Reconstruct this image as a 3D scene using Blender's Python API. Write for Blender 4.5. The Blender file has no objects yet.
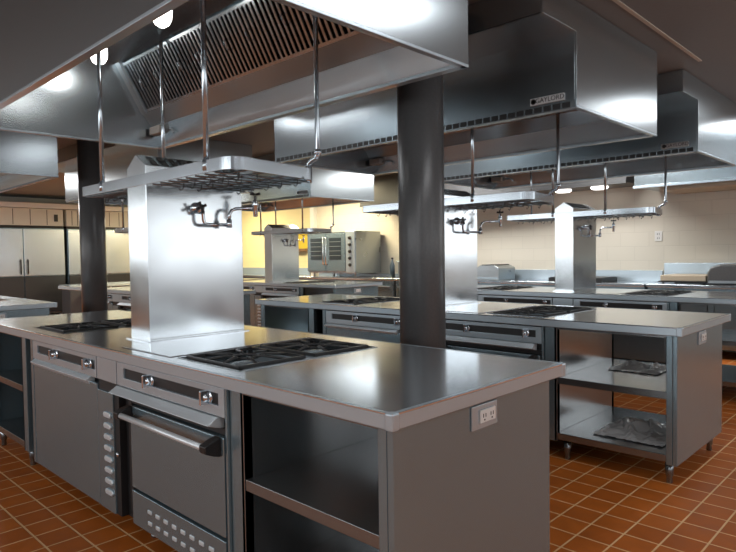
import bpy, bmesh, math, random
from mathutils import Vector, Matrix
random.seed(7)
S = bpy.context.scene
COL = S.collection

# ------------------------------------------------------------------ camera
F, CX, CY = 611.0, 368.0, 276.0
def cray(px, py): return Vector(((px-CX)/F, -(py-CY)/F, -1.0))
Yc = cray(958, 246).normalized()
Xc = -cray(-265, 264).normalized()
Xc = (Xc - Yc*Xc.dot(Yc)).normalized()
Zc = Xc.cross(Yc)
cam = bpy.data.cameras.new('camera')
cam.sensor_fit = 'HORIZONTAL'; cam.sensor_width = 36.0; cam.lens = 36.0*F/736.0
cam.clip_start = 0.05; cam.clip_end = 100
camo = bpy.data.objects.new('camera', cam); COL.objects.link(camo)
camo.matrix_world = Matrix.Translation((0, 0, 1.34)) @ Matrix((Xc, Yc, Zc)).to_4x4()
S.camera = camo
S.view_settings.view_transform = 'Standard'
S.view_settings.look = 'None'
S.view_settings.gamma = 1.0
S.view_settings.use_curve_mapping = False
S.view_settings.exposure = 0.62

# ------------------------------------------------------------------ materials
def new_mat(name):
    m = bpy.data.materials.new(name); m.use_nodes = True
    nt = m.node_tree; b = nt.nodes['Principled BSDF']
    return m, nt, b
def N(nt, t, **kw):
    n = nt.nodes.new(t)
    for k, v in kw.items(): setattr(n, k, v)
    return n
def plain(name, col, rough=.5, metal=0.0, emit=None, strength=0, bump=0, bscale=60, var=0.0):
    m, nt, b = new_mat(name)
    b.inputs['Base Color'].default_value = (*col, 1)
    b.inputs['Roughness'].default_value = rough
    b.inputs['Metallic'].default_value = metal
    if emit:
        b.inputs['Emission Color'].default_value = (*emit, 1)
        b.inputs['Emission Strength'].default_value = strength
    tc = N(nt, 'ShaderNodeTexCoord')
    nz = N(nt, 'ShaderNodeTexNoise'); nz.inputs['Scale'].default_value = bscale
    nt.links.new(tc.outputs['Object'], nz.inputs['Vector'])
    if bump:
        bp = N(nt, 'ShaderNodeBump'); bp.inputs['Strength'].default_value = bump; bp.inputs['Distance'].default_value = .002
        nt.links.new(nz.outputs['Fac'], bp.inputs['Height']); nt.links.new(bp.outputs['Normal'], b.inputs['Normal'])
    if var:
        mx = N(nt, 'ShaderNodeMix', data_type='RGBA')
        mx.inputs[6].default_value = (*[c*(1-var) for c in col], 1); mx.inputs[7].default_value = (*[min(1, c*(1+var)) for c in col], 1)
        nt.links.new(nz.outputs['Fac'], mx.inputs[0]); nt.links.new(mx.outputs[2], b.inputs['Base Color'])
    return m
def steel(name, base=.62, rough=.26, brush=(3, 3, 90), smudge=.10, bump=.0, aniso=0.0, tint=(.92, 1.0, 1.05), metal=1.0):
    """brushed stainless: fine stretched brushing in the roughness, broad wiping marks"""
    m, nt, b = new_mat(name)
    b.inputs['Metallic'].default_value = metal
    if not smudge:
        b.inputs['Base Color'].default_value = (*[base*t for t in tint], 1); b.inputs['Roughness'].default_value = rough
        if aniso:
            b.inputs['Anisotropic'].default_value = aniso
            tg = N(nt, 'ShaderNodeTangent', direction_type='RADIAL', axis='Z')
            nt.links.new(tg.outputs['Tangent'], b.inputs['Tangent'])
        return m
    tc = N(nt, 'ShaderNodeTexCoord')
    big = N(nt, 'ShaderNodeTexNoise'); big.inputs['Scale'].default_value = 3.2; big.inputs['Detail'].default_value = 2; big.inputs['Roughness'].default_value = .6
    nt.links.new(tc.outputs['Object'], big.inputs['Vector'])
    a2 = N(nt, 'ShaderNodeMapRange'); a2.inputs['From Min'].default_value = .3; a2.inputs['From Max'].default_value = .7
    a2.inputs['To Min'].default_value = -smudge*.6; a2.inputs['To Max'].default_value = smudge
    nt.links.new(big.outputs['Fac'], a2.inputs['Value'])
    ad = N(nt, 'ShaderNodeMath', operation='ADD', use_clamp=True)
    ad.inputs[0].default_value = rough; nt.links.new(a2.outputs['Result'], ad.inputs[1])
    nt.links.new(ad.outputs[0], b.inputs['Roughness'])
    mx = N(nt, 'ShaderNodeMix', data_type='RGBA')
    mx.inputs[6].default_value = (*[base*.97*t for t in tint], 1); mx.inputs[7].default_value = (*[base*1.03*t for t in tint], 1)
    nt.links.new(big.outputs['Fac'], mx.inputs[0]); nt.links.new(mx.outputs[2], b.inputs['Base Color'])
    # slight oil-canning of thin sheet
    wv = N(nt, 'ShaderNodeTexNoise'); wv.inputs['Scale'].default_value = 1.3; wv.inputs['Detail'].default_value = 1
    nt.links.new(tc.outputs['Object'], wv.inputs['Vector'])
    bp2 = N(nt, 'ShaderNodeBump'); bp2.inputs['Strength'].default_value = .05; bp2.inputs['Distance'].default_value = .03
    nt.links.new(wv.outputs['Fac'], bp2.inputs['Height']); nt.links.new(bp2.outputs['Normal'], b.inputs['Normal'])
    if aniso:
        b.inputs['Anisotropic'].default_value = aniso
        tg = N(nt, 'ShaderNodeTangent', direction_type='RADIAL', axis='Z')
        nt.links.new(tg.outputs['Tangent'], b.inputs['Tangent'])
    return m
M = {}
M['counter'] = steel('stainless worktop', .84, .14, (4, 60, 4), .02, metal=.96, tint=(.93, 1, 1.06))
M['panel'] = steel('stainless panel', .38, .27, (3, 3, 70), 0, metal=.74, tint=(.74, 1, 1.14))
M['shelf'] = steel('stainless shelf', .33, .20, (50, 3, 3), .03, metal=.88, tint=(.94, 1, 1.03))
M['trim'] = steel('bright stainless trim', .64, .26, (60, 60, 4), 0, metal=.6, tint=(.84, 1, 1.11))
M['hood'] = steel('hood stainless', .54, .27, (3, 3, 60), 0, aniso=.5, tint=(.90, 1, 1.06))
M['chase'] = steel('chase stainless', .70, .19, (60, 60, 3), .05)
M['rack'] = steel('rack stainless', .60, .18, (20, 20, 20), .02, metal=.85, tint=(.89, 1, 1.09))
M['fridge'] = steel('refrigerator stainless', .80, .24, (3, 3, 60), .03, metal=.8)
M['wire'] = steel('dull wire', .26, .22, (20, 20, 20), .02, metal=.9)
M['satin'] = steel('satin bright steel', .80, .36, (3, 3, 70), 0, metal=.45, tint=(.92, 1, 1.05))
M['chrome'] = plain('chrome', (.70, .75, .80), .10, .95, var=.03)
M['iron'] = plain('black cast iron', (.035, .035, .036), .35, .4, bump=.4, bscale=180)
M['dark'] = plain('dark recess enamel', (.012, .012, .013), .5, 0, bump=.1)
M['burner'] = steel('burner metal', .42, .30, (30, 30, 30), .06)
M['column'] = plain('charcoal painted column', (.080, .082, .085), .33, 0, bump=.5, bscale=55, var=.12)
M['plate'] = plain('white plastic', (.78, .78, .76), .35, var=.03)
M['black'] = plain('black plastic', (.014, .014, .015), .35, var=.1)
M['globe'] = plain('lit globe glass', (.9, .9, .88), .3, 0, (1, .97, .92), 11)
M['tube'] = plain('lit diffuser', (.9, .9, .9), .4)
M['fill_hot'] = plain('diffuser of an added strong light', (.9, .9, .9), .4)
M['fill_back'] = plain('diffuser of added back wall lights', (.9, .9, .9), .4)
M['fill_dim'] = plain('diffuser of added aisle lights', (.9, .9, .9), .4)
M['fill_strong'] = plain('added frosted pane', (.8, .8, .8), .4)  # panes of the windows added in the front wall
M['fill_soft'] = plain('added soft frosted pane', (.8, .8, .8), .4)  # panes of the weaker windows added right and back
M['warm'] = plain('warm lit diffuser', (.9, .85, .7), .4)
M['beige'] = plain('beige enamel', (.52, .44, .33), .45, var=.06)
M['wood'] = plain('brown wooden shelf', (.20, .11, .05), .6, var=.25, bscale=14)
M['amber'] = plain('amber glass', (.30, .15, .03), .2, var=.1)
M['yellow'] = plain('yellow board', (.62, .46, .03), .5, var=.05)
M['cream'] = plain('cream panel', (.64, .62, .55), .5, var=.04)
M['bottle'] = plain('blue grey plastic', (.10, .14, .17), .3, var=.1)
M['glass'] = plain('oven window glass', (.03, .04, .05), .06, 0, var=.1)
M['lens'] = plain('lit lens', (.9, .9, .88), .3, 0, (1, .97, .92), 2.5)
M['silver'] = plain('pale grey enamel', (.55, .56, .57), .4, var=.03)
M['reflect_dark'] = plain('dark door reflection', (.055, .056, .058), .3, .3)  # dark reflection in the refrigerator doors, put into the colour
M['engrave'] = plain('dark engraving', (.02, .02, .02), .5)
# crumpled clear plastic
m, nt, b = new_mat('clear plastic film')
b.inputs['Base Color'].default_value = (.9, .9, .9, 1); b.inputs['Roughness'].default_value = .12
b.inputs['Transmission Weight'].default_value = .4; b.inputs['IOR'].default_value = 1.5
M['film'] = m

def quarry():
    m, nt, b = new_mat('quarry tile floor')
    tc = N(nt, 'ShaderNodeTexCoord')
    br = N(nt, 'ShaderNodeTexBrick'); br.offset = 0; br.squash = 1
    br.inputs['Scale'].default_value = 1.0; br.inputs['Mortar Size'].default_value = .0052; br.inputs['Mortar Smooth'].default_value = .25
    br.inputs['Brick Width'].default_value = .16; br.inputs['Row Height'].default_value = .16; br.inputs['Bias'].default_value = 0
    br.inputs['Color1'].default_value = (.50, .130, .016, 1); br.inputs['Color2'].default_value = (.40, .098, .011, 1)
    br.inputs['Mortar'].default_value = (.78, .48, .24, 1)
    nt.links.new(tc.outputs['Object'], br.inputs['Vector'])
    nz = N(nt, 'ShaderNodeTexNoise'); nz.inputs['Scale'].default_value = 9; nz.inputs['Detail'].default_value = 6
    nt.links.new(tc.outputs['Object'], nz.inputs['Vector'])
    mr = N(nt, 'ShaderNodeMapRange'); mr.inputs['To Min'].default_value = .72; mr.inputs['To Max'].default_value = 1.25
    nt.links.new(nz.outputs['Fac'], mr.inputs['Value'])
    mx = N(nt, 'ShaderNodeMix', data_type='RGBA', blend_type='MULTIPLY'); mx.inputs[0].default_value = 1
    nt.links.new(br.outputs['Color'], mx.inputs[6]); nt.links.new(mr.outputs['Result'], mx.inputs[7])
    nt.links.new(mx.outputs[2], b.inputs['Base Color'])
    r2 = N(nt, 'ShaderNodeMapRange'); b.inputs['Specular IOR Level'].default_value = .3; r2.inputs['To Min'].default_value = .45; r2.inputs['To Max'].default_value = .65
    nt.links.new(nz.outputs['Fac'], r2.inputs['Value']); nt.links.new(r2.outputs['Result'], b.inputs['Roughness'])
    bp = N(nt, 'ShaderNodeBump', invert=True); bp.inputs['Strength'].default_value = .5; bp.inputs['Distance'].default_value = .003
    nt.links.new(br.outputs['Fac'], bp.inputs['Height']); nt.links.new(bp.outputs['Normal'], b.inputs['Normal'])
    return m
def blockwall(name, col, rot):
    m, nt, b = new_mat(name)
    tc = N(nt, 'ShaderNodeTexCoord'); mp = N(nt, 'ShaderNodeMapping'); mp.inputs['Rotation'].default_value = rot
    nt.links.new(tc.outputs['Object'], mp.inputs['Vector'])
    br = N(nt, 'ShaderNodeTexBrick'); br.inputs['Scale'].default_value = 1; br.inputs['Brick Width'].default_value = .40; br.inputs['Row Height'].default_value = .20
    br.inputs['Mortar Size'].default_value = .006; br.inputs['Mortar Smooth'].default_value = .6
    br.inputs['Color1'].default_value = (*col, 1); br.inputs['Color2'].default_value = (*[c*.97 for c in col], 1)
    br.inputs['Mortar'].default_value = (*[c*.90 for c in col], 1)
    nt.links.new(mp.outputs['Vector'], br.inputs['Vector']); nt.links.new(br.outputs['Color'], b.inputs['Base Color'])
    b.inputs['Roughness'].default_value = .55
    bp = N(nt, 'ShaderNodeBump', invert=True); bp.inputs['Strength'].default_value = .3; bp.inputs['Distance'].default_value = .004
    nt.links.new(br.outputs['Fac'], bp.inputs['Height']); nt.links.new(bp.outputs['Normal'], b.inputs['Normal'])
    return m
M['floor'] = quarry()
M['wall'] = blockwall('painted block wall', (.70, .66, .57), (math.pi/2, 0, 0))
M['wallw'] = blockwall('painted side wall', (.30, .32, .35), (math.pi/2, 0, 0))
M['wally'] = blockwall('wall in warm light tone', (.76, .69, .40), (math.pi/2, 0, 0))  # yellow cast of the lighting here, put into the wall colour
M['ceiling'] = plain('grey brown ceiling paint', (.24, .27, .285), .6, bump=.1, bscale=30, var=.05)

# ------------------------------------------------------------------ mesh helpers
class MB:
    """collects shapes in world coordinates; build() links them as one mesh under a parent"""
    def __init__(s): s.bm = bmesh.new()
    def box(s, x0, x1, y0, y1, z0, z1):
        v = [s.bm.verts.new(p) for p in ((x0,y0,z0),(x1,y0,z0),(x1,y1,z0),(x0,y1,z0),(x0,y0,z1),(x1,y0,z1),(x1,y1,z1),(x0,y1,z1))]
        for f in ((0,3,2,1),(4,5,6,7),(0,1,5,4),(1,2,6,5),(2,3,7,6),(3,0,4,7)): s.bm.faces.new([v[i] for i in f])
        return s
    def prism(s, poly, axis, a, b):
        """poly: points in the two other axes (in x,y,z order)"""
        def mk(p, t):
            q = list(p); q.insert('xyz'.index(axis), t); return s.bm.verts.new(q)
        A = [mk(p, a) for p in poly]; B = [mk(p, b) for p in poly]; n = len(poly)
        fs = [s.bm.faces.new(A), s.bm.faces.new(B)]
        for i in range(n): fs.append(s.bm.faces.new((A[i], A[(i+1) % n], B[(i+1) % n], B[i])))
        bmesh.ops.recalc_face_normals(s.bm, faces=fs)
        return s
    def sweep(s, pts, r, n=10, prof=None, closed=False, up=None):
        """tube (radius r) or profile [(side, up)] along a path"""
        pts = [Vector(p) for p in pts]; L = len(pts)
        rr = r if isinstance(r, (list, tuple)) else [r]*L
        prof = prof or [(math.cos(2*math.pi*i/n), math.sin(2*math.pi*i/n)) for i in range(n)]
        smooth = up is None
        rings = []; ref = None
        for i, p in enumerate(pts):
            a = pts[i-1] if (i > 0 or closed) else p; c = pts[(i+1) % L] if (i < L-1 or closed) else p
            d1 = (p-a).normalized() if (p-a).length > 1e-7 else None; d2 = (c-p).normalized() if (c-p).length > 1e-7 else None
            t = ((d1 or d2)+(d2 or d1)); t = t.normalized() if t.length > 1e-6 else (d1 or d2)
            if up is not None:
                side = t.cross(Vector(up)).normalized(); u = Vector(up); k = 1.0
                if d1 and d2: k = 1/max(.3, math.sqrt(max(.05, (1+d1.dot(d2))/2)))
                side = side*k
            else:
                if ref is None: ref = Vector((0,0,1)) if abs(t.z) < .9 else Vector((1,0,0))
                side = t.cross(ref).normalized(); u = side.cross(t).normalized(); ref = u
            rings.append([s.bm.verts.new(p+side*q[0]*rr[i]+u*q[1]*rr[i]) for q in prof])
        m = len(prof); fs = []
        for i in range(L if closed else L-1):
            A, B = rings[i], rings[(i+1) % L]
            for j in range(m):
                f = s.bm.faces.new((A[j], A[(j+1) % m], B[(j+1) % m], B[j])); f.smooth = smooth; fs.append(f)
        if not closed:
            fs.append(s.bm.faces.new(rings[0])); fs.append(s.bm.faces.new(rings[-1]))
        bmesh.ops.recalc_face_normals(s.bm, faces=fs)
        return s
    def cyl(s, p, q, r, n=16): return s.sweep([p, q], r, n)
    def lathe(s, c, prof, axis='z', n=20):
        c = Vector(c); rings = []
        ax = {'x': (Vector((0,1,0)), Vector((0,0,1)), Vector((1,0,0))), 'y': (Vector((1,0,0)), Vector((0,0,1)), Vector((0,1,0))), 'z': (Vector((1,0,0)), Vector((0,1,0)), Vector((0,0,1)))}[axis]
        for r, h in prof:
            rings.append([s.bm.verts.new(c+ax[2]*h+(ax[0]*math.cos(2*math.pi*i/n)+ax[1]*math.sin(2*math.pi*i/n))*max(r, 1e-4)) for i in range(n)])
        fs = []
        for A, B in zip(rings, rings[1:]):
            for j in range(n):
                f = s.bm.faces.new((A[j], A[(j+1) % n], B[(j+1) % n], B[j])); f.smooth = True; fs.append(f)
        fs.append(s.bm.faces.new(rings[0])); fs.append(s.bm.faces.new(rings[-1]))
        bmesh.ops.recalc_face_normals(s.bm, faces=fs)
        return s
    def slab(s, xs, ys, z0, z1, holes):
        """plate cut on the grid lines xs, ys; holes is a set of (i, j) cells left out"""
        xs = sorted(xs); ys = sorted(ys); V = {}
        def v(i, j, k):
            if (i, j, k) not in V: V[i, j, k] = s.bm.verts.new((xs[i], ys[j], (z0, z1)[k]))
            return V[i, j, k]
        cells = {(i, j) for i in range(len(xs)-1) for j in range(len(ys)-1)} - set(holes); fs = []
        for i, j in cells:
            fs.append(s.bm.faces.new((v(i,j,1), v(i+1,j,1), v(i+1,j+1,1), v(i,j+1,1))))
            fs.append(s.bm.faces.new((v(i,j,0), v(i,j+1,0), v(i+1,j+1,0), v(i+1,j,0))))
            for (a, b, c, d, di, dj) in ((i,j,i+1,j,0,-1),(i+1,j,i+1,j+1,1,0),(i+1,j+1,i,j+1,0,1),(i,j+1,i,j,-1,0)):
                if (i+di, j+dj) not in cells: fs.append(s.bm.faces.new((v(a,b,0), v(c,d,0), v(c,d,1), v(a,b,1))))
        bmesh.ops.recalc_face_normals(s.bm, faces=fs)
        return s
    def build(s, name, mat, parent=None, bevel=0.0, seg=2):
        me = bpy.data.meshes.new(name)
        o = bpy.data.objects.new(name, me); COL.objects.link(o)
        if parent is not None:
            o.parent = parent; off = Vector(parent.get('_w', (0, 0, 0)))
            o['_w'] = tuple(off)
        else:
            xs = [v.co for v in s.bm.verts]
            off = Vector(((min(c.x for c in xs)+max(c.x for c in xs))/2, (min(c.y for c in xs)+max(c.y for c in xs))/2, min(c.z for c in xs)))
            o.location = off; o['_w'] = tuple(off)
        bmesh.ops.translate(s.bm, verts=s.bm.verts, vec=-off)
        s.bm.to_mesh(me); s.bm.free(); me.materials.append(M[mat] if isinstance(mat, str) else mat)
        if bevel:
            bv = o.modifiers.new('bevel', 'BEVEL'); bv.width = bevel; bv.segments = seg; bv.limit_method = 'ANGLE'; bv.angle_limit = math.radians(40); bv.harden_normals = True
        return o
def tag(o, label, cat, group=None, kind=None):
    if label: o['label'] = label
    if cat: o['category'] = cat
    if group: o['group'] = group
    if kind: o['kind'] = kind
    return o
def thing(name, loc, label, cat, group=None, kind=None):
    o = bpy.data.objects.new(name, None); COL.objects.link(o); o.empty_display_size = .1
    o.location = loc; o['_w'] = tuple(loc)
    return tag(o, label, cat, group, kind)
def dup(o, dx=0, dy=0, label=None, group=None, parent=None, skip=()):
    c = o.copy(); COL.objects.link(c)
    if parent is None:
        c.location = (o.location.x+dx, o.location.y+dy, o.location.z)
        if label: c['label'] = label
        if group: c['group'] = group
    else: c.parent = parent
    for ch in list(o.children):
        if ch.name.split('.')[0] in skip: continue
        dup(ch, parent=c, skip=skip)
    return c
def struct(name, o):
    o.name = name; o['kind'] = 'structure'; return o

LT = {'tube': ((.96, .98, 1), 9.0), 'fill_back': ((1, .98, .95), 30), 'fill_hot': ((1, .99, .97), 40), 'fill_dim': ((.96, .98, 1), 6), 'warm': ((1, .85, .55), 55), 'fill_strong': ((.95, .98, 1), 2.8), 'fill_soft': ((.95, .98, 1), 1.4)}
def area_light(kind, loc, sx, sy, rot, parent):
    col, rad = LT[kind]
    l = bpy.data.lights.new('area_lamp', 'AREA'); l.shape = 'RECTANGLE'; l.size = sx; l.size_y = sy  # area lamp shared by the fixtures and the added windows
    l.color = col; l.energy = rad*math.pi*sx*sy
    o = bpy.data.objects.new('area_lamp', l); COL.objects.link(o); o.parent = parent
    w = Vector(parent['_w']); o.location = Vector(loc)-w; o.rotation_euler = rot; o['_w'] = tuple(w)
    return o

# ------------------------------------------------------------------ room shell
XL, XR, YF, YB, HC = -15.65, 4.2, -4.2, 9.0, 2.79
struct('floor', MB().box(XL-.2, XR+.2, YF-.2, YB+.2, -.12, 0).build('floor', 'floor'))
bpy.data.objects['floor'].data.transform(Matrix.Translation(bpy.data.objects['floor'].location)); bpy.data.objects['floor'].location = (0, 0, 0)
struct('ceiling', MB().box(XL-.2, XR+.2, YF-.2, YB+.2, HC, HC+.12).build('ceiling', 'ceiling'))
struct('wall_back', MB().box(-10.3, XR+.2, YB, YB+.2, 0, HC).build('wall_back', 'wall'))
struct('wall_back_left', MB().box(XL-.2, -10.3, YB, YB+.2, 0, HC).build('wall_back_left', 'wally'))
struct('wall_left', MB().box(XL-.2, XL, YF, YB, 0, HC).build('wall_left', 'cream'))
struct('wall_right', MB().box(XR, XR+.2, YF, YB, 0, HC).build('wall_right', 'wallw'))
struct('wall_front', MB().box(XL, XR, YF-.2, YF, 0, HC).build('wall_front', 'wallw'))
struct('trim_1', MB().box(-10.36, -10.24, YB-.10, YB, 0, HC).build('trim_1', 'plate'))       # white corner post
struct('trim_3', MB().box(XL, -14.78, 3.0, 8.0, 2.49, 2.60).build('trim_3', 'plate'))
struct('trim_2', MB().box(-1.455, -1.43, 3.3, 5.2, HC-.006, HC).build('trim_2', 'cream'))    # ceiling seam strip

# frosted windows added in the right-hand wall, out of view, to light the steel
for n in range(4):
    y = -2.6+n*2.9
    fr = MB(); fr.box(XR-.06, XR+.02, y-1.2, y+1.2, .98, 1.04).box(XR-.06, XR+.02, y-1.2, y+1.2, 2.42, 2.48).box(XR-.06, XR+.02, y-1.2, y-1.14, 1.04, 2.42).box(XR-.06, XR+.02, y+1.14, y+1.2, 1.04, 2.42)
    fr.box(XR-.05, XR+.02, y-.02, y+.02, 1.04, 2.42)
    w_ = struct('window_%d' % (n+1), fr.build('window_%d' % (n+1), 'plate'))
    MB().box(XR-.02, XR-.01, y-1.14, y+1.14, 1.04, 2.42).build('pane', 'fill_soft', w_)
    area_light('fill_soft', (XR-.024, y, 1.73), 1.36, 2.26, (0, math.pi/2, 0), w_)

for n in range(6):  # windows added in the front wall to brighten rack bars and fronts
    x = -14.2+n*2.9
    fr = MB(); fr.box(x-1.3, x+1.3, YF-.02, YF+.06, 1.24, 1.30).box(x-1.3, x+1.3, YF-.02, YF+.06, 2.58, 2.64).box(x-1.3, x-1.24, YF-.02, YF+.06, 1.30, 2.58).box(x+1.24, x+1.3, YF-.02, YF+.06, 1.30, 2.58)
    fr.box(x-.02, x+.02, YF-.02, YF+.05, 1.30, 2.58)
    w_ = struct('window_%d' % (n+5), fr.build('window_%d' % (n+5), 'plate'))
    MB().box(x-1.24, x+1.24, YF+.01, YF+.02, 1.30, 2.58).build('pane', 'fill_strong', w_)
    area_light('fill_strong', (x, YF+.024, 1.94), 2.46, 1.26, (math.pi/2, 0, 0), w_)

for n in range(2):  # windows added out of view, mirrored by the second chase
    x = .75+n*2.2
    fr = MB(); fr.box(x-1.05, x+1.05, YB-.06, YB+.02, 1.16, 1.22).box(x-1.05, x+1.05, YB-.06, YB+.02, 2.58, 2.64).box(x-1.05, x-.99, YB-.06, YB+.02, 1.22, 2.58).box(x+.99, x+1.05, YB-.06, YB+.02, 1.22, 2.58)
    fr.box(x-.02, x+.02, YB-.05, YB+.02, 1.22, 2.58)
    w_ = struct('window_%d' % (n+11), fr.build('window_%d' % (n+11), 'plate'))
    MB().box(x-.99, x+.99, YB-.02, YB-.01, 1.22, 2.58).build('pane', 'fill_soft', w_)
    area_light('fill_soft', (x, YB-.024, 1.90), 1.96, 1.34, (-math.pi/2, 0, 0), w_)

# ------------------------------------------------------------------ islands
X0, X1, Y0, Y1 = -5.05, -1.085, 1.21, 2.215      # the nearest island; the others are copies of it
XM = (X0+X1)/2
DR = 2.39                                        # row pitch
DL = -5.36                                       # the left-hand islands
BX = ((-4.20, -3.73), (-2.40, -1.93)); BY = (1.30, 2.06)
FRONT = Y0+.04

def make_worktop(label):
    t = thing('worktop', (XM, Y0, .86), label, 'worktop', 'island worktops')
    xs = [X0, BX[0][0], BX[0][1], BX[1][0], BX[1][1], X1]; ys = [Y0, BY[0], BY[1], Y1]
    MB().slab(xs, ys, .905, .91, {(1, 1), (3, 1)}).build('top_sheet', 'counter', t)
    e = MB()
    e.box(X0, X1, Y0, Y0+.022, .862, .9105).box(X0, X1, Y1-.022, Y1, .862, .9105)
    e.box(X0, X0+.022, Y0, Y1, .862, .9105).box(X1-.022, X1, Y0, Y1, .862, .9105)
    e.build('turned_edge', 'trim', t, .005)
    for x, sx in ((X0, 1), (X1, -1)):
        for y, sy in ((Y0, 1), (Y1, -1)):
            c = MB(); xa, xb = sorted((x-sx*.002, x+sx*.030)); ya, yb = sorted((y-sy*.002, y+sy*.030))
            c.box(xa, xb, ya, yb, .860, .9115).build('corner_cap', 'trim', t, .006)
    return t

def make_burners(k, label):
    xa, xb = BX[k]; ya, yb = BY
    t = thing('gas_burner_unit', ((xa+xb)/2, (ya+yb)/2, .80), label, 'gas burners', 'open burner units in the worktops')
    tr = MB(); w = .004
    tr.box(xa+.002, xb-.002, ya+.002, yb-.002, .845, .850)
    tr.box(xa+.002, xa+w+.004, ya+.002, yb-.002, .845, .912).box(xb-w-.004, xb-.002, ya+.002, yb-.002, .845, .912)
    tr.box(xa+.002, xb-.002, ya+.002, ya+w+.004, .845, .912).box(xa+.002, xb-.002, yb-w-.004, yb-.002, .845, .912)
    tr.build('burner_tray', 'wire', t)
    MB().box(xa+.01, xb-.01, (ya+yb)/2-.035, (ya+yb)/2+.035, .850, .908).build('divider_plate', 'trim', t, .004)
    cx = (xa+xb)/2
    for cy in (ya+.19, yb-.19):
        bh = MB()
        bh.lathe((cx, cy, .850), [(.05, 0), (.05, .012), (.075, .018), (.078, .034), (.055, .042), (.02, .046), (0, .046)], n=24)
        bh.sweep([(cx, cy-.17, .858), (cx, cy, .862)], .012)
        bh.build('burner_head', 'trim', t)
        g = MB(); h = .165; zt = .921
        g.box(cx-.195, cx+.195, cy-h, cy-h+.009, zt-.014, zt).box(cx-.195, cx+.195, cy+h-.009, cy+h, zt-.014, zt)
        g.box(cx-.195, cx-.186, cy-h, cy+h, zt-.014, zt).box(cx+.186, cx+.195, cy-h, cy+h, zt-.014, zt)
        for a in range(8):
            an = a*math.pi/4+math.pi/8
            ca, sa = math.cos(an), math.sin(an); m_ = max(abs(ca)/.188, abs(sa)/.158)
            g.sweep([(cx+ca*.055, cy+sa*.055, zt-.002), (cx+ca*.08, cy+sa*.08, zt+.004), (cx+ca/m_, cy+sa/m_, zt-.006)], [.005, .006, .006], 6)
        g.sweep([(cx+.055*math.cos(i*math.pi/8), cy+.055*math.sin(i*math.pi/8), zt-.004) for i in range(16)], .006, 6, closed=True)
        for sx in (-1, 1):
            for sy in (-1, 1): g.box(cx+sx*.18-.008, cx+sx*.18+.008, cy+sy*.15-.008, cy+sy*.15+.008, .849, zt-.01)
        g.build('grate', 'iron', t)
    return t

def make_hot_top(x0, x1, label):
    t = thing('hot_top_plate', ((x0+x1)/2, (Y0+Y1)/2, .91), label, 'hot plate', 'flush hot plates in the worktops')
    MB().box(x0, x1, BY[0]-.01, BY[1]+.02, .9095, .9135).build('plate', 'counter', t, .002)
    MB().box(x0-.004, x1+.004, BY[0]-.014, BY[1]+.024, .9060, .9115).build('seam', 'engrave', t)
    return t

def make_shelf_cabinet(side, label):
    """open-through shelving under the end of the worktop; side=1 right end, -1 left end"""
    def X(a): return XM+side*(a-XM)
    def bx(mb, a, b_, *r): x_, y_ = sorted((X(a), X(b_))); return mb.box(x_, y_, *r)
    t = thing('shelf_cabinet', (X(-1.5), (Y0+Y1)/2, 0), label, 'open cabinet', 'open shelf cabinets at the island ends')
    ya, yb = FRONT, Y1-.062
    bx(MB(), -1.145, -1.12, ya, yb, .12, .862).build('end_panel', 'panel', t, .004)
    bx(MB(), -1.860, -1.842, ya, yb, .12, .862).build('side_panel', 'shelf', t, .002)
    for nm, y in (('front_post', ya), ('rear_post', yb-.04)):
        bx(MB(), -1.925, -1.842, y, y+.04, .12, .862).build('wide_stile', 'panel', t, .003)
        bx(MB(), -1.180, -1.146, y, y+.04, .12, .862).build('corner_post', 'panel', t, .003)
    for y in (ya, yb-.02): bx(MB(), -1.842, -1.180, y, y+.02, .845, .862).build('top_rail', 'shelf', t)
    for nm, z in (('shelf', .505), ('bottom_shelf', .145)):
        m_ = bx(MB(), -1.842, -1.146, ya+.006, yb-.006, z+.02, z+.03)
        bx(m_, -1.842, -1.180, ya+.004, ya+.02, z-.012, z+.0305); bx(m_, -1.842, -1.180, yb-.02, yb-.004, z-.012, z+.0305)
        m_.build(nm, 'shelf', t, .003)
    for a in (-1.80, -1.18):
        for y in (ya+.06, yb-.06):
            lg = MB()
            lg.lathe((X(a), y, 0), [(.016, .0), (.018, .006), (.015, .035), (.021, .045), (.025, .12)], n=16)
            lf = lg.build('leg', 'wire', t)
    # socket plate on the end panel
    px = X(-1.12); d = side
    o_ = MB(); xa, xb = sorted((px, px+d*.006)); yc = 1.70
    o_.box(xa, xb, yc-.075, yc+.075, .765, .845).build('outlet_box_plate', 'trim', t, .003)
    xa, xb = sorted((px+d*.006, px+d*.012))
    pl = MB().box(xa, xb, yc-.035, yc+.055, .785, .828).build('outlet', 'plate', t, .002)
    xa, xb = sorted((px+d*.012, px+d*.013)); s_ = MB()
    for dy in (-.012, .032):
        for q in (-.007, .007): s_.box(xa, xb, yc+dy+q-.0015, yc+dy+q+.0015, .803, .815)
        s_.box(xa, xb, yc+dy-.003, yc+dy+.003, .792, .797)
    s_.build('socket_slots', 'black', pl)
    return t

def knob(x, y, z, parent):
    k = MB()
    k.lathe((x, y, z), [(.026, 0), (.026, -.008), (.018, -.012), (.017, -.028), (.012, -.034), (0, -.034)], 'y', 18)
    k.box(x-.006, x+.006, y-.046, y-.012, z-.028, z+.028)
    return k.build('knob', 'chrome', parent, .003)

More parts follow.
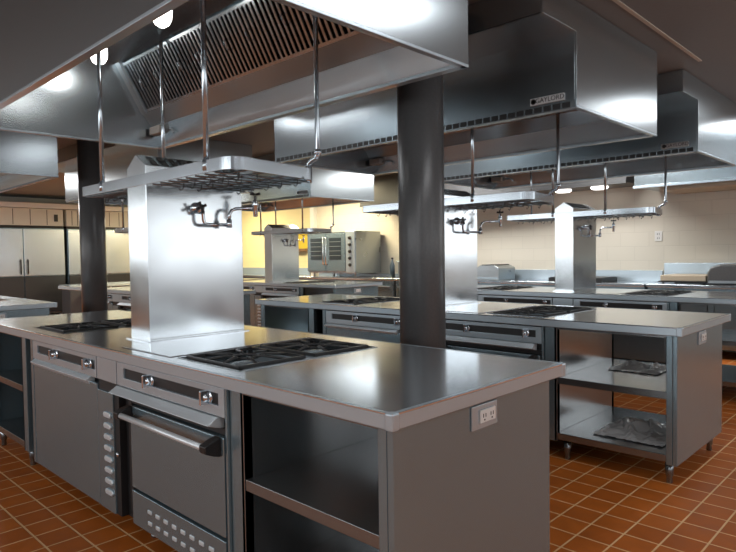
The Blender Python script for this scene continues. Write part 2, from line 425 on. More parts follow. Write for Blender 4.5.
def make_range(kind, label):
    """kind 'plain': cabinet oven with a flat full-height door; 'oven': range oven with bar handle and vented kick panel"""
    xa, xb = (-4.075, -3.095) if kind == 'plain' else (-2.865, -1.930)
    t = thing('range_oven', ((xa+xb)/2, (Y0+Y1)/2, 0), label, 'oven', 'ovens under the island worktops')
    MB().box(xa, xb, FRONT+.03, Y1-.05, .10, .842).build('body', 'dark', t)
    if kind == 'plain':
        pa, pb, sa, sb, kx = xa+.045, xb-.005, -3.955, -3.115, (-3.66, -3.19)
    else:
        pa, pb, sa, sb, kx = xa+.005, xb-.015, -2.79, -1.985, (-2.53, -2.06)
    cp = MB(); f0, f1 = FRONT-.012, FRONT+.03
    cp.box(pa, pb, f0, f1, .828, .852).box(pa, pb, f0, f1, .742, .782).box(pa, sa, f0, f1, .780, .830).box(sb, pb, f0, f1, .780, .830)
    cp.build('control_panel', 'trim', t, .002)
    MB().box(sa, sb, f0+.010, f1, .780, .830).build('control_slot', 'dark', t)
    for x in kx: knob(x, f0+.012, .804, t)
    if kind == 'plain':
        MB().box(xa, xa+.04, f0, f1+.02, .10, .855).build('stile', 'panel', t, .002)
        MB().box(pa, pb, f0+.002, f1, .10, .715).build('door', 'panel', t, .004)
        MB().prism([(f0-.018, .722), (f0+.01, .738), (f0+.03, .738), (f0+.03, .700), (f0+.002, .700)], 'x', pa-.005, pb-.09).build('door_lip', 'satin', t, .003)
        ft = [(xa+.10, FRONT+.12), (xb-.1, FRONT+.12)]
    else:
        MB().box(xb-.012, xb, f0, f1+.02, .10, .855).build('stile', 'panel', t, .002)
        MB().prism([(f0-.045, .712), (f0-.005, .738), (f0+.03, .738), (f0+.03, .690), (f0-.010, .700)], 'x', pa+.0, pb-.045).build('landing_rail', 'satin', t, .004)
        dr = MB().box(pa+.13, pb-.012, f0, f1, .285, .665).build('door', 'panel', t, .006)
        dr2 = MB()
        dr2.box(pa+.09, pa+.122, f0+.012, f1, .16, .69).box(pa+.122, pb, f0+.014, f1, .672, .695)
        dr2.build('door_frame', 'dark', t)
        h = MB().cyl((pa+.115, f0-.055, .632), (pb-.05, f0-.055, .632), .0125, 16).build('handle', 'satin', dr)
        for x in (pa+.135, pb-.045):
            bk = MB().prism([(f0, .668), (f0, .592), (f0-.030, .600), (f0-.070, .618), (f0-.072, .645), (f0-.035, .660)], 'x', x-.022, x+.022)
            bk.build('handle_bracket', 'iron', dr, .006)
        kp = MB().box(pa+.13, pb-.012, f0, f1, .115, .272).build('kick_panel', 'panel', t, .004)
        for z in (.162, .213):
            for i in range(8):
                x = pa+.30+i*.072
                v = MB().box(x-.017, x+.017, f0-.004, f0+.004, z-.009, z+.009).build('vent_hole', 'satin', kp, .006)
        ft = [(xa+.10, FRONT+.12), (xb-.1, FRONT+.12)]
    for x, y in ft+[(x, Y1-.15) for x, _ in ft]:
        MB().lathe((x, y, 0), [(.028, 0), (.028, .01), (.018, .02), (.018, .10)], n=14).build('foot', 'burner', t)
    return t

def make_flue_panel(label):
    xa, xb = -3.090, -2.868
    t = thing('vent_cabinet', ((xa+xb)/2, (Y0+Y1)/2, 0), label, 'vent cabinet', 'narrow vented cabinets between the ovens')
    f0 = FRONT-.012
    MB().box(xa, xb, f0+.010, Y1-.05, .10, .855).build('body', 'dark', t)
    MB().box(xa, xb, f0, f0+.02, .742, .852).build('upper_panel', 'trim', t, .002)
    MB().box(xa, xb-.05, f0, f0+.02, .10, .690).build('lower_panel', 'panel', t, .003)
    for i in range(8):
        z = .200+i*.0545; xc = xa+.115
        MB().prism([(xc-.040, z-.004), (xc-.030, z-.016), (xc+.036, z-.016), (xc+.046, z-.004), (xc+.036, z+.010), (xc-.030, z+.010)], 'y', f0-.009, f0+.002).build('louver', 'satin', t, .004)
    MB().lathe((xb-.018, f0+.012, .40), [(.012, 0), (.012, -.012), (0, -.014)], 'y', 14).build('door_catch', 'chrome', t)
    return t

CHX = (-3.175, -2.965); CHY = (1.46, 2.035)
def make_chase(label):
    xa, xb = CHX; ya, yb = CHY; xc = (xa+xb)/2
    t = thing('utility_chase', (xc, (ya+yb)/2, .91), label, 'service chase', 'stainless utility chases on the islands', 'thing')
    MB().prism([(xa, .908), (xb, .908), (xb, 1.812), (xc, 1.876), (xa, 1.812)], 'y', ya, yb).build('body', 'chase', t, .003)
    MB().box(xa-.02, xb+.02, ya-.02, yb+.02, .909, .916).build('base_flange', 'counter', t, .002)
    for sx, side in ((-1, xa), (1, xb)):
        v = MB()
        for r in range(2):
            for i in range(9):
                y = ya+.045+i*.06; q0, q1 = (.12, .46) if r == 0 else (.56, .92)
                P0 = Vector((xc+(side-xc)*q0, 0, 1.876-.064*q0)); P1 = Vector((xc+(side-xc)*q1, 0, 1.876-.064*q1))
                nrm = Vector((sx*.064, 0, .105)).normalized()*.003
                vs = [v.bm.verts.new((p.x+nrm.x, yy, p.z+nrm.z)) for p, yy in ((P0, y), (P0, y+.030), (P1, y+.030), (P1, y))]
                f = v.bm.faces.new(vs)
                r_ = bmesh.ops.extrude_face_region(v.bm, geom=[f])
                bmesh.ops.translate(v.bm, verts=[g for g in r_['geom'] if isinstance(g, bmesh.types.BMVert)], vec=-nrm*2)
        bmesh.ops.recalc_face_normals(v.bm, faces=v.bm.faces)
        v.build('vent_grille', 'dark', t)
    return t

def make_pot_filler(sx, label, reach=1.0):
    """jointed pot filler tap on the chase side; sx=1 right face, -1 left face"""
    xb = CHX[1] if sx > 0 else CHX[0]; y = 1.74; z = 1.605
    t = thing('pot_filler_tap', (xb, y, z), label, 'tap', 'pot filler taps on the chases')
    def p(dx, dy, dz): return (xb+sx*dx, y+dy*(reach if dy > .03 else 1), z+dz)
    MB().lathe((xb, y, z), [(.030*1, 0), (.030, sx*.010), (.018, sx*.018), (.018, sx*.06), (0, sx*.062)], 'x', 18).build('wall_flange', 'chrome', t)
    a = MB()
    a.sweep([p(.05, 0, 0), p(.05, .012, -.02), p(.05, .014, -.065), p(.05, .022, -.085), p(.052, .04, -.09), p(.065, .165, -.09)], .0095, 12)
    a.lathe(p(.05, .0, -.015), [(.018, -.02), (.018, .03)], n=14)
    a.build('lower_arm', 'chrome', t)
    b_ = MB()
    b_.lathe(p(.065, .165, -.105), [(.015, 0), (.015, .045)], n=14)
    b_.sweep([p(.065, .165, -.07), p(.067, .167, -.03), p(.070, .180, -.008), p(.08, .20, 0), p(.14, .275, .004)], .0095, 12)
    b_.build('upper_arm', 'chrome', t)
    s_ = MB()
    s_.lathe(p(.145, .285, -.045), [(.010, 0), (.013, .004), (.013, .05), (.017, .06), (.017, .085), (.008, .10), (.008, .115)], n=16)
    s_.build('spout', 'chrome', t)
    for q, dz in (((.145, .285), .078), ((.075, -.012), .0)):
        h = MB()
        for i in range(4):
            an = i*math.pi/2+.4
            if dz: h.sweep([p(q[0], q[1], dz), tuple(Vector(p(q[0], q[1], dz))+Vector((math.cos(an)*.028, math.sin(an)*.028, .004)))], [.006, .009], 8)
            else: h.sweep([p(q[0], q[1], dz), p(q[0], q[1]+math.cos(an)*.030, dz+math.sin(an)*.030)], [.006, .009], 8)
        h.build('valve_handle', 'iron', t)
    return t

RX0, RX1, RY0, RY1, RZ = -3.78, -2.22, 1.46, 2.02, 1.712
def make_rack(label, ztop=2.75, RX1=-2.21, front=(-3.50, -2.40)):
    t = thing('pot_rack', ((RX0+RX1)/2, (RY0+RY1)/2, RZ), label, 'pot rack', 'hanging pot racks over the islands')
    def corner(cx, cy, r, a0):
        return [(cx+r*math.cos(a0+i*math.pi/16), cy+r*math.sin(a0+i*math.pi/16), RZ+.028) for i in range(9)]
    r = .07; RXB = RX1-.08
    pts = corner(RXB-r, RY1-r, r, 0)+corner(RX0+.02, RY1-.02, .02, math.pi/2)+corner(RX0+.02, RY0+.02, .02, math.pi)+corner(RX1-r, RY0+r, r, 1.5*math.pi)
    MB().sweep(pts, 1, prof=[(-.004, -.028), (.004, -.028), (.004, .028), (-.004, .028)], closed=True, up=(0, 0, 1)).build('flat_bar_frame', 'rack', t, .0015)
    w = MB()
    for y in (RY0+.10, RY0+.20, RY1-.20, RY1-.10):
        for xa, xb in ((RX0+.004, CHX[0]-.01), (CHX[1]+.01, RX1-.004)): w.cyl((xa, y, RZ+.004), (xb-(.075*(y-RY0)/(RY1-RY0) if xb > CHX[1]+.2 else 0), y, RZ+.004), .005, 8)
    n = 18
    for i in range(n):
        x = RX0+.06+i*(RXB-RX0-.10)/(n-1)
        if CHX[0]-.02 < x < CHX[1]+.02: continue
        w.cyl((x, RY0+.004, RZ-.004), (x, RY1-.004, RZ-.004), .0045, 8)
    w.build('wire_grid', 'wire', t)
    for i in range(12):
        x = RX0+.10+i*.125+random.uniform(-.02, .02)
        if CHX[0]-.03 < x < CHX[1]+.03: continue
        for y in (RY0+.11, RY0+.21, RY1-.11):
            hk = MB(); hk.sweep([(x, y, RZ+.012), (x, y+.012, RZ+.004), (x, y+.010, RZ-.022), (x, y-.004, RZ-.036), (x, y-.016, RZ-.026)], .0032, 6)
            hk.build('hook', 'iron', t)
    for x, y in ((front[0], RY0+.006), (front[1], RY0+.006), (-3.74, RY1-.05)):
        h = MB().cyl((x, y, RZ+.01), (x, y, ztop), .0125, 14)
        h.lathe((x, y, RZ+.01), [(.018, 0), (.018, .05)], n=14)
        h.build('hanger_rod', 'rack', t)
    x, y = RXB-.045, RY1-.02
    h = MB()
    h.sweep([(x, y, RZ-.01), (x, y, RZ+.065), (x+.006, y, RZ+.085), (x+.03, y+.004, RZ+.10), (x+.055, y+.006, RZ+.106), (x+.066, y+.006, RZ+.125), (x+.068, y+.006, ztop)], .0125, 14)
    h.lathe((x, y, RZ-.01), [(.02, 0), (.02, .03)], n=14); h.lathe((x, y, RZ+.045), [(.019, 0), (.019, .028)], n=14)
    h.lathe((x+.068, y+.006, RZ+.12), [(.019, 0), (.019, .028)], n=14)
    h.build('offset_hanger', 'rack', t)
    return t

# the nearest island
wt = make_worktop('long stainless worktop of the nearest island, its corner jutting toward the viewer')
b1 = make_burners(1, 'sunken black gas burners in the nearest worktop, right of the tall chase')
b0 = make_burners(0, 'sunken black gas burners in the nearest worktop, left of the tall chase')
hp = make_hot_top(-2.90, -2.44, 'flush bright steel plate between chase and burners on the nearest worktop')
sr = make_shelf_cabinet(1, 'grey steel end cabinet with open shelf and white socket, under the nearest worktop corner')
sl = make_shelf_cabinet(-1, 'dark open shelf cabinet under the nearest worktop, cut by the left picture edge')
rp = make_range('plain', 'oven with flat grey full-height door, second unit of the nearest island front')
ro = make_range('oven', 'oven with round bar handle and vented kick panel in the nearest island')
vp = make_flue_panel('narrow panel with a column of white louvers between the two nearest ovens')
ch = make_chase('bright stainless gable-topped chase standing on the nearest worktop')
pf = make_pot_filler(1, 'jointed chrome pot filler on the nearest chase, under the hanging rack')
rk = make_rack('polished flat-bar pot rack hanging around the nearest chase')

rk2 = make_rack('white-gleaming pot rack over the second island', RX1=-2.15, front=(-3.20, -2.62)); rk2.location.y += DR
pf2 = make_pot_filler(1, 'pot filler reaching right from the chase of the second island', 1.5); pf2.location.y += DR
NAMES = {  # where each copied island stands
    1: 'the second island',
    2: 'the rear island',
}
for k in (1, 2):
    w = NAMES[k]; dy = DR*k
    dup(wt, 0, dy, 'stainless worktop of '+w)
    dup(b1, 0, dy, 'black gas burners right of the chase on '+w)
    dup(b0, 0, dy, 'black gas burners left of the chase on '+w)
    dup(hp, 0, dy, 'flush steel hot plate beside the chase on '+w)
    dup(sr, 0, dy, ('raised open shelf cabinet with floor seen beneath, right end of ' if k == 1 else 'shadowed open shelf cabinet at the right end of ')+w)
    dup(sl, 0, dy, 'open shelf cabinet at the left end of '+w)
    dup(rp, 0, dy, 'flat-door oven at the left half of '+w)
    dup(ro, 0, dy, 'bar-handled oven at the right half of '+w)
    dup(vp, 0, dy, 'narrow louvered panel between the ovens of '+w)
    dup(ch, 0, dy, ('bright chase half hidden by the dark round column, on ' if k == 1 else 'slim gable-topped chase against the pale wall, on ')+w)
dup(pf2, 0, DR, 'pot filler on the right face of the chase of the rear island')
dup(rk2, 0, DR, 'slim pot rack with patterned end over the rear island')
pfl = make_pot_filler(-1, 'pot filler on the left face of the chase of the rear island')
pfl.location.y += DR*2
# the left-hand row
LN = {0: 'the leftmost island', 1: 'the far left island', 2: 'the farthest island by the yellow wall'}
for k in (0, 1, 2):
    w = LN[k]; dy = DR*k
    dup(wt, DL, dy, 'stainless worktop of '+w)
    dup(sr, DL, dy, ('white-lit end cabinet under ' if k == 0 else 'grey end cabinet with socket under ')+w)
    if k:
        dup(b1, DL, dy, 'black gas burners on '+w)
        dup(ro, DL, dy, 'bar-handled oven in '+w)
        dup(rp, DL, dy, 'flat-door oven in '+w)
        dup(vp, DL, dy, 'louvered panel in '+w)
dup(ch, DL+.08, DR*2, 'small distant chase in front of the yellow wall')
dup(pf, DL+.08, DR*2, 'tiny pot filler on the right of the distant chase by the yellow wall')
dup(pfl, DL+.08, 0, 'tiny pot filler on the left of the distant chase by the yellow wall')
dup(rk, DL+.31, DR*2, 'small distant pot rack in front of the yellow wall')
dup(rk, DL+.31, DR, 'distant pot rack seen behind the dark columns, over the far left island')

# ------------------------------------------------------------------ hoods
HX0, HX1, HY0, HY1, HZ = -4.45, -1.60, 1.02, 2.33, 2.18
def make_hood(label, plenum):
    t = thing('exhaust_hood', ((HX0+HX1)/2, (HY0+HY1)/2, HZ), label, 'exhaust hood', 'stainless exhaust hoods over the islands')
    top = HC-.004; w = .012
    for nm, xa, xb in (('end_panel', HX1-w, HX1), ('end_panel', HX0, HX0+w)):
        if plenum: poly = [(HY0, HZ), (HY1, HZ), (HY1, top), (HY0-.40, top), (HY0-.40, 2.61), (HY0, 2.61)]
        else: poly = [(HY0, HZ), (HY1, HZ), (HY1, top), (HY0, top)]
        MB().prism(poly, 'x', xa, xb).build(nm, 'hood', t, .002)
    MB().box(HX0+w, HX1-w, HY0, HY0+w, HZ, top).build('front_panel', 'hood', t, .002)
    MB().box(HX0+w, HX1-w, HY1-w, HY1, HZ, top).build('back_panel', 'hood', t, .002)
    MB().box(HX0+w, HX1-w, HY0+w, HY1-w, top-.03, top).build('top_panel', 'hood', t)
    MB().prism([(HY1-.085, 2.335), (HY1-w, 2.335), (HY1-w, HZ+.012), (HY1-.035, HZ+.012)], 'x', HX0+w, HX1-w).build('inner_back_panel', 'hood', t)
    lip = MB().box(HX0, HX1, HY1-.045, HY1+.002, HZ-.004, HZ+.014).box(HX0+w, HX1-w, HY0-.002, HY0+.04, HZ-.004, HZ+.012)
    lip.box(HX1-.03, HX1+.002, HY0, HY1, HZ-.004, HZ+.010).box(HX0-.002, HX0+.03, HY0, HY1, HZ-.004, HZ+.010)
    lip.build('bottom_lip', 'trim', t, .003)
    # filter bank: sloping baffle filters from the trough up to the top panel
    A = Vector((0, HY1-.155, 2.43)); B = Vector((0, HY1-.335, 2.745)); d = (B-A); ln = d.length; d.normalize(); nrm = Vector((0, -d.z, d.y))
    def q(u, v): p_ = A+d*u+nrm*v; return (p_.y, p_.z)
    MB().prism([q(0, 0), (HY1-.085, 2.335), (HY1-.060, 2.345), (HY1-.125, 2.44)], 'x', HX0+w, HX1-w).build('grease_trough', 'trim', t)
    nf = 5; fw = (HX1-HX0-2*w-.12)/nf
    MB().prism([q(-.01, -.05), q(ln+.01, -.05), q(ln+.01, -.058), q(-.01, -.058)], 'x', HX0+w, HX1-w).build('filter_backing', 'dark', t)
    MB().prism([q(-.012, .012), q(ln+.03, .012), q(ln+.03, -.03), q(-.012, -.03)], 'x', HX0+w, HX0+w+.06).build('filter_rail', 'trim', t)
    MB().prism([q(-.012, .012), q(ln+.03, .012), q(ln+.03, -.03), q(-.012, -.03)], 'x', HX1-w-.06, HX1-w).build('filter_rail', 'trim', t)
    for i in range(nf):
        xa = HX0+w+.06+i*fw; xb = xa+fw
        f = MB()
        f.prism([q(0, 0), q(.018, 0), q(.018, -.04), q(0, -.04)], 'x', xa+.001, xb-.001)
        f.prism([q(ln-.018, 0), q(ln, 0), q(ln, -.04), q(ln-.018, -.04)], 'x', xa+.001, xb-.001)
        n = 13; p_ = (fw-.004)/n
        for j in range(n):
            x = xa+.002+j*p_
            f.prism([q(.016, -.004), q(ln-.016, -.004), q(ln-.016, -.010), q(.016, -.010)], 'x', x+.004, x+p_*.56)
            f.prism([q(.016, -.004), q(ln-.016, -.004), q(ln-.016, -.030), q(.016, -.030)], 'x', x+.004, x+.007)
            f.prism([q(.016, -.004), q(ln-.016, -.004), q(ln-.016, -.030), q(.016, -.030)], 'x', x+p_*.56-.003, x+p_*.56)
        fo = f.build('baffle_filter', 'hood', t)
        for xx in (xa+fw*.3, xa+fw*.7):
            a_, b_ = q(ln*.45, .002), q(ln*.62, .002); c_, e_ = q(ln*.47, .022), q(ln*.60, .022)
            hd = MB(); hd.sweep([(xx, *a_), (xx, *c_), (xx, *e_), (xx, *b_)], .004, 6)
            hd.build('lift_handle', 'rack', fo)
    # detector box on the inner end wall with its little pipe
    jb = MB().box(HX0+.04, HX0+.19, HY1-.12, HY1-.045, 2.265, 2.325).build('detector_box', 'plate', t, .006)
    MB().sweep([(HX0+.18, HY1-.08, 2.29), (HX0+.30, HY1-.075, 2.285), (HX0+.33, HY1-.075, 2.25)], .009, 8).build('conduit', 'rack', jb)
    # slotted strip along the front edge
    if plenum:
        f0 = HY0-.004
        MB().box(HX0+.02, HX1-.004, f0, HY0, HZ-.002, HZ+.046).build('slot_strip', 'hood', t)
        sl_ = MB(); n = 46; p_ = (HX1-HX0-.06)/n
        for i in range(n):
            x = HX0+.03+i*p_; sl_.box(x+.003, x+p_-.008, f0-.0015, f0, HZ+.004, HZ+.036)
        sl_.build('slot_row', 'dark', t)
        MB().box(HX0, HX1-w, HY0-.40, HY0-.392, 2.61, top).box(HX0, HX1-w, HY0-.40, HY0, 2.61, 2.618).build('supply_plenum', 'hood', t, .002)
        np_ = MB().box(HX1-.295, HX1-.075, f0-.006, HY0, HZ+.052, HZ+.094).build('name_plate', 'silver', t, .002)
        cu = bpy.data.curves.new('lettering', 'FONT'); cu.body = 'GAYLORD'; cu.size = .040; cu.extrude = .001; cu.align_x = 'CENTER'; cu.align_y = 'CENTER'
        tmp = bpy.data.objects.new('lettering', cu); COL.objects.link(tmp)
        lm = bpy.data.meshes.new_from_object(tmp.evaluated_get(bpy.context.evaluated_depsgraph_get()))
        bpy.data.objects.remove(tmp); bpy.data.curves.remove(cu); lm.materials.clear(); lm.materials.append(M['engrave'])
        lo = bpy.data.objects.new('lettering', lm); COL.objects.link(lo); lo.parent = np_
        ow = np_['_w']; lo.location = (HX1-.165-ow[0], f0-.0072-ow[1], HZ+.073-ow[2]); lo.rotation_euler = (math.pi/2, 0, 0)
        MB().lathe((HX1-.272, f0-.0062, HZ+.073), [(.017, 0), (.017, -.0012), (.012, -.0012), (.012, 0)], 'y', 18).build('round_emblem', 'engrave', np_)
    return t
h1 = make_hood('big stainless exhaust hood over the nearest island, baffle filters seen from below', False)
h2 = make_hood('stainless exhaust hood with maker plate, over the island behind the round column', True)
h2.location.y += 2.40
dup(h2, 0, 2.30, 'third exhaust hood with glare on its end, against the pale back wall')
dup(h1, -5.03, 0, 'exhaust hood at the left edge over the leftmost island')
dup(h2, -5.03, 0, 'grey exhaust hood left of the round column, seen under the middle hood')
dup(h2, -5.03, 2.30, 'farthest exhaust hood, above the yellow wall')

def make_hood_light(x, y, label):
    t = thing('hood_light', (x, y, HC-.20), label, 'lamp', 'globe lamps inside the nearest hood')
    z = HC-.035
    MB().lathe((x, y, z), [(.065, 0), (.065, -.02), (.05, -.035)], n=20).build('fixture_cap', 'trim', t)
    MB().lathe((x, y, z), [(.052, -.034), (.055, -.06), (.052, -.10), (.038, -.13), (.016, -.145), (0, -.147)], n=20).build('globe', 'globe', t)
    return t
make_hood_light(-4.06, 1.70, 'white globe lamp inside the nearest hood, left of the other one')
make_hood_light(-3.17, 1.68, 'white globe lamp inside the nearest hood, above the filter corner')

# ------------------------------------------------------------------ round columns
for x, label in ((-2.262, 'dark round column rising behind the nearest worktop, centre of the picture'), (-6.985, 'slim dark round column behind the bright chase, toward the refrigerators')):
    t = thing('round_column', (x, 2.80, 0), label, 'column', 'dark round columns', 'thing')
    MB().sweep([(x, 2.80, 0), (x, 2.80, HC)], .134, 40).build('shaft', 'column', t)
    MB().lathe((x, 2.80, 0), [(.142, 0), (.142, .10), (.136, .108)], n=40).build('base_collar', 'dark', t)

# ------------------------------------------------------------------ refrigerators on the left wall
def make_fridge(y0, y1, nd, label):
    xf = -14.8
    t = thing('refrigerator', ((xf-.4), (y0+y1)/2, 0), label, 'refrigerator', 'stainless reach-in refrigerators')
    MB().box(xf-.80, xf-.03, y0, y1, .12, 2.04).build('body', 'panel', t, .004)
    hd = MB().box(xf-.80, xf-.04, y0, y1, 2.10, 2.48).build('top_housing', 'cream', t, .004)
    MB().box(xf-.80, xf-.06, y0, y1, 2.04, 2.10).build('dark_gap', 'dark', t)  # dark strip between body and top housing
    for i in range(1, 5):
        y = y0+(y1-y0)*i/5; MB().box(xf-.041, xf-.037, y-.006, y+.006, 2.12, 2.46).build('housing_seam', 'engrave', hd)
    MB().box(xf-.04, xf-.02, y1-.20, y1-.12, 2.20, 2.36).build('thermostat', 'black', t, .004)
    dw = (y1-y0)/nd
    for i in range(nd):
        a, b_ = y0+i*dw+.012, y0+(i+1)*dw-.012
        d_ = MB().box(xf-.03, xf+.02, a, b_, .98, 2.02).build('door', 'fridge', t, .008)
        hy = b_-.06 if i % 2 == 0 else a+.06
        MB().sweep([(xf+.02, hy, 1.02), (xf+.06, hy, 1.04), (xf+.06, hy, 1.32), (xf+.02, hy, 1.34)], .014, 8).build('handle', 'black', d_)
        MB().box(xf-.03, xf+.018, a, b_, .16, .965).build('door_reflection', 'reflect_dark', t, .008)  # dark reflection low in the door, built as a dark panel
    for y in (y0+.1, y1-.1):
        for x in (xf-.7, xf-.1): MB().lathe((x, y, 0), [(.03, 0), (.03, .12)], n=12).build('leg', 'burner', t)
    return t
make_fridge(3.55, 5.29, 2, 'two-door stainless refrigerator with black handles at the far left')
make_fridge(5.36, 5.98, 1, 'narrow stainless refrigerator right beside the two-door one, by the slim column')
make_fridge(6.12, 7.30, 1, 'stainless refrigerator between the slim column and the bright chase')
# low service table with brown shelf and bottles in front of the refrigerators
t = thing('service_table', (-13.2, 5.5, 0), 'low table with brown shelf of bottles, left of the bright chase', 'table')
MB().box(-13.6, -12.9, 5.48, 6.9, .77, .81).build('tabletop', 'trim', t, .004)
MB().box(-13.6, -12.9, 5.48, 6.9, .40, .43).build('shelf', 'wood', t)
MB().box(-13.6, -12.9, 5.48, 6.9, .10, .13).build('shelf', 'wood', t)
for x in (-13.57, -12.93):
    for y in (5.53, 6.85): MB().cyl((x, y, 0), (x, y, .77), .02, 10).build('leg', 'burner', t)
for i in range(6):
    x, y = -13.0, 5.62+i*.16
    tb = thing('jar', (x, y, .43), 'small dark jar on the brown shelf left of the bright chase', 'jar', 'jars on the brown shelf')
    MB().lathe((x, y, .43), [(.045, 0), (.045, .13), (.03, .16), (.03, .18)], n=14).build('body', 'amber', tb)
    MB().lathe((x, y, .61), [(.034, 0), (.034, .03)], n=14).build('lid', 'plate', tb)
t = thing('prep_counter', (-14.0, 5.6, 0), 'dark steel counter below the narrow refrigerator by the slim column', 'counter')
MB().box(-14.25, -13.75, 5.0, 5.62, .10, .74).build('body', 'column', t, .004)
MB().box(-14.28, -13.72, 4.96, 5.64, .74, .78).build('top', 'trim', t, .004)
for y in (5.05, 5.57):
    for x in (-14.2, -13.8): MB().lathe((x, y, 0), [(.02, 0), (.02, .10)], n=10).build('leg', 'burner', t)

# ------------------------------------------------------------------ back wall equipment
def back_counter(xa, xb, label, bs):
    t = thing('prep_counter', ((xa+xb)/2, 8.65, 0), label, 'counter', 'counters along the back wall')
    MB().box(xa, xb, 8.25, 8.97, .865, .905).build('worktop', 'counter', t, .005)
    MB().box(xa, xb, 8.945, 8.985, .905, bs).build('backsplash', 'trim', t, .004)
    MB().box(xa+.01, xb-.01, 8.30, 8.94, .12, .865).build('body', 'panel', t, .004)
    n = max(1, round((xb-xa)/.8)); w_ = (xb-xa-.04)/n
    for i in range(n):
        d_ = MB().box(xa+.02+i*w_+.008, xa+.02+(i+1)*w_-.008, 8.28, 8.302, .16, .80).build('door', 'panel', t, .004)
        MB().box(xa+.02+i*w_+.08, xa+.02+(i+1)*w_-.08, 8.255, 8.28, .745, .765).build('handle', 'trim', d_)
    for x in (xa+.08, xb-.08):
        for y in (8.36, 8.88): MB().lathe((x, y, 0), [(.022, 0), (.022, .12)], n=10).build('leg', 'burner', t)
    return t
back_counter(-10.15, -7.35, 'back counter carrying the double oven', .96)
back_counter(-7.33, -2.95, 'long back counter with low steel backsplash along the pale wall', 1.06)
back_counter(-2.93, -.55, 'back counter with tall backsplash at the right picture edge', 1.165)
back_counter(-14.3, -10.45, 'back counter below the yellow wall', 1.06)
# double convection oven
t = thing('convection_oven', (-8.95, 8.55, .905), 'tall double-door convection oven with glass windows against the back wall', 'oven')
MB().box(-9.65, -8.25, 8.22, 8.92, .985, 1.80).build('body', 'burner', t, .006)
for i, (a, b_) in enumerate(((-9.62, -9.08), (-9.06, -8.52))):
    d_ = MB().box(a, b_, 8.185, 8.22, 1.02, 1.77).build('door', 'panel', t, .005)
    MB().box(a+.10, b_-.10, 8.181, 8.187, 1.25, 1.68).build('window', 'glass', d_)
    hx = b_-.03 if i == 0 else a+.03
    MB().sweep([(hx, 8.185, 1.15), (hx, 8.15, 1.17), (hx, 8.15, 1.68), (hx, 8.185, 1.70)], .012, 8).build('handle', 'chrome', d_)
    rk_ = MB()
    for z in (1.33, 1.42, 1.51, 1.60): rk_.box(a+.11, b_-.11, 8.1795, 8.181, z, z+.006)
    rk_.build('rack_bars', 'trim', d_)
cp = MB().box(-8.50, -8.26, 8.19, 8.22, 1.0, 1.79).build('control_panel', 'trim', t, .003)
for z in (1.15, 1.28, 1.41, 1.54, 1.67): MB().lathe((-8.38, 8.19, z), [(.035, 0), (.035, -.02), (.02, -.04)], 'y', 14).build('knob', 'black', cp)
for x in (-9.55, -8.35):
    for y in (8.3, 8.85): MB().lathe((x, y, .905), [(.025, 0), (.02, .08)], n=10).build('leg', 'burner', t)
# things standing on the back counter
t = tag(MB().lathe((-7.62, 8.55, .905), [(.05, 0), (.05, .22), (.03, .28), (.02, .30), (.02, .345)], n=16).build('bottle', 'bottle'), 'blue grey bottle on the back counter right of the double oven', 'bottle')
MB().lathe((-7.62, 8.55, 1.25), [(.024, 0), (.024, .03)], n=12).build('cap', 'black', t)
t = thing('steel_bin', (-7.05, 8.6, .905), 'low grey steel bin on the back counter, beside the dark round column', 'bin')
MB().prism([(-7.35, .905), (-6.8, .905), (-6.8, 1.16), (-7.0, 1.20), (-7.35, 1.20)], 'y', 8.4, 8.8).build('body', 'burner', t, .006)
MB().box(-7.37, -6.98, 8.38, 8.82, 1.20, 1.215).build('lid', 'panel', t, .004)
t = thing('food_warmer', (-5.40, 8.6, .905), 'grey steel food warmer with sloped lid on the back counter, right of the second chase', 'food warmer')
MB().prism([(-5.62, .905), (-5.2, .905), (-5.2, 1.10), (-5.28, 1.14), (-5.55, 1.14), (-5.62, 1.10)], 'y', 8.35, 8.85).build('body', 'burner', t, .008)
MB().box(-5.55, -5.28, 8.40, 8.80, 1.138, 1.152).build('lid', 'dark', t, .004)
MB().box(-5.60, -5.22, 8.345, 8.352, .93, .95).build('trim_band', 'trim', t)
t = thing('steam_cooker', (-2.50, 8.55, .905), 'beige box-shaped cooker on the back counter under the tall backsplash', 'cooker')
MB().box(-2.78, -2.24, 8.34, 8.90, .945, 1.02).build('body', 'beige', t, .008)
MB().box(-2.80, -2.22, 8.32, 8.92, .925, .945).build('tray', 'dark', t)
for x in (-2.75, -2.27):
    for y in (8.37, 8.87): MB().lathe((x, y, .905), [(.015, 0), (.015, .02)], n=8).build('foot', 'black', t)
t = thing('slicer_cover', (-1.95, 8.5, .905), 'dark rounded appliance at the right end of the back counter', 'appliance')
MB().prism([(-2.22, .905), (-1.65, .905), (-1.65, 1.15), (-2.08, 1.16), (-2.18, 1.13), (-2.22, 1.06)], 'y', 8.3, 8.85).build('body', 'column', t, .03, 3)
MB().box(-2.20, -1.67, 8.29, 8.30, .93, .96).build('base_band', 'burner', t)
t = thing('charbroiler', (-3.95, 8.55, .905), 'black low griddle on the back counter right of the rear chase', 'griddle')
MB().box(-4.35, -3.55, 8.34, 8.88, .906, .965).build('body', 'dark', t, .005)
MB().box(-4.33, -3.57, 8.36, 8.86, .965, .972).build('cook_plate', 'iron', t)
t = thing('wall_outlet', (-2.93, 8.99, 1.53), 'small white outlet on the pale back wall, above the rear island', 'outlet')
MB().box(-3.07, -2.97, 8.988, 9.0, 1.47, 1.61).build('cover_plate', 'plate', t, .003)
s_ = MB()
for z in (1.51, 1.57):
    for dx in (-.012, .012): s_.box(-3.02+dx-.003, -3.02+dx+.003, 8.986, 8.988, z-.012, z+.012)
s_.build('socket_slots', 'black', t)
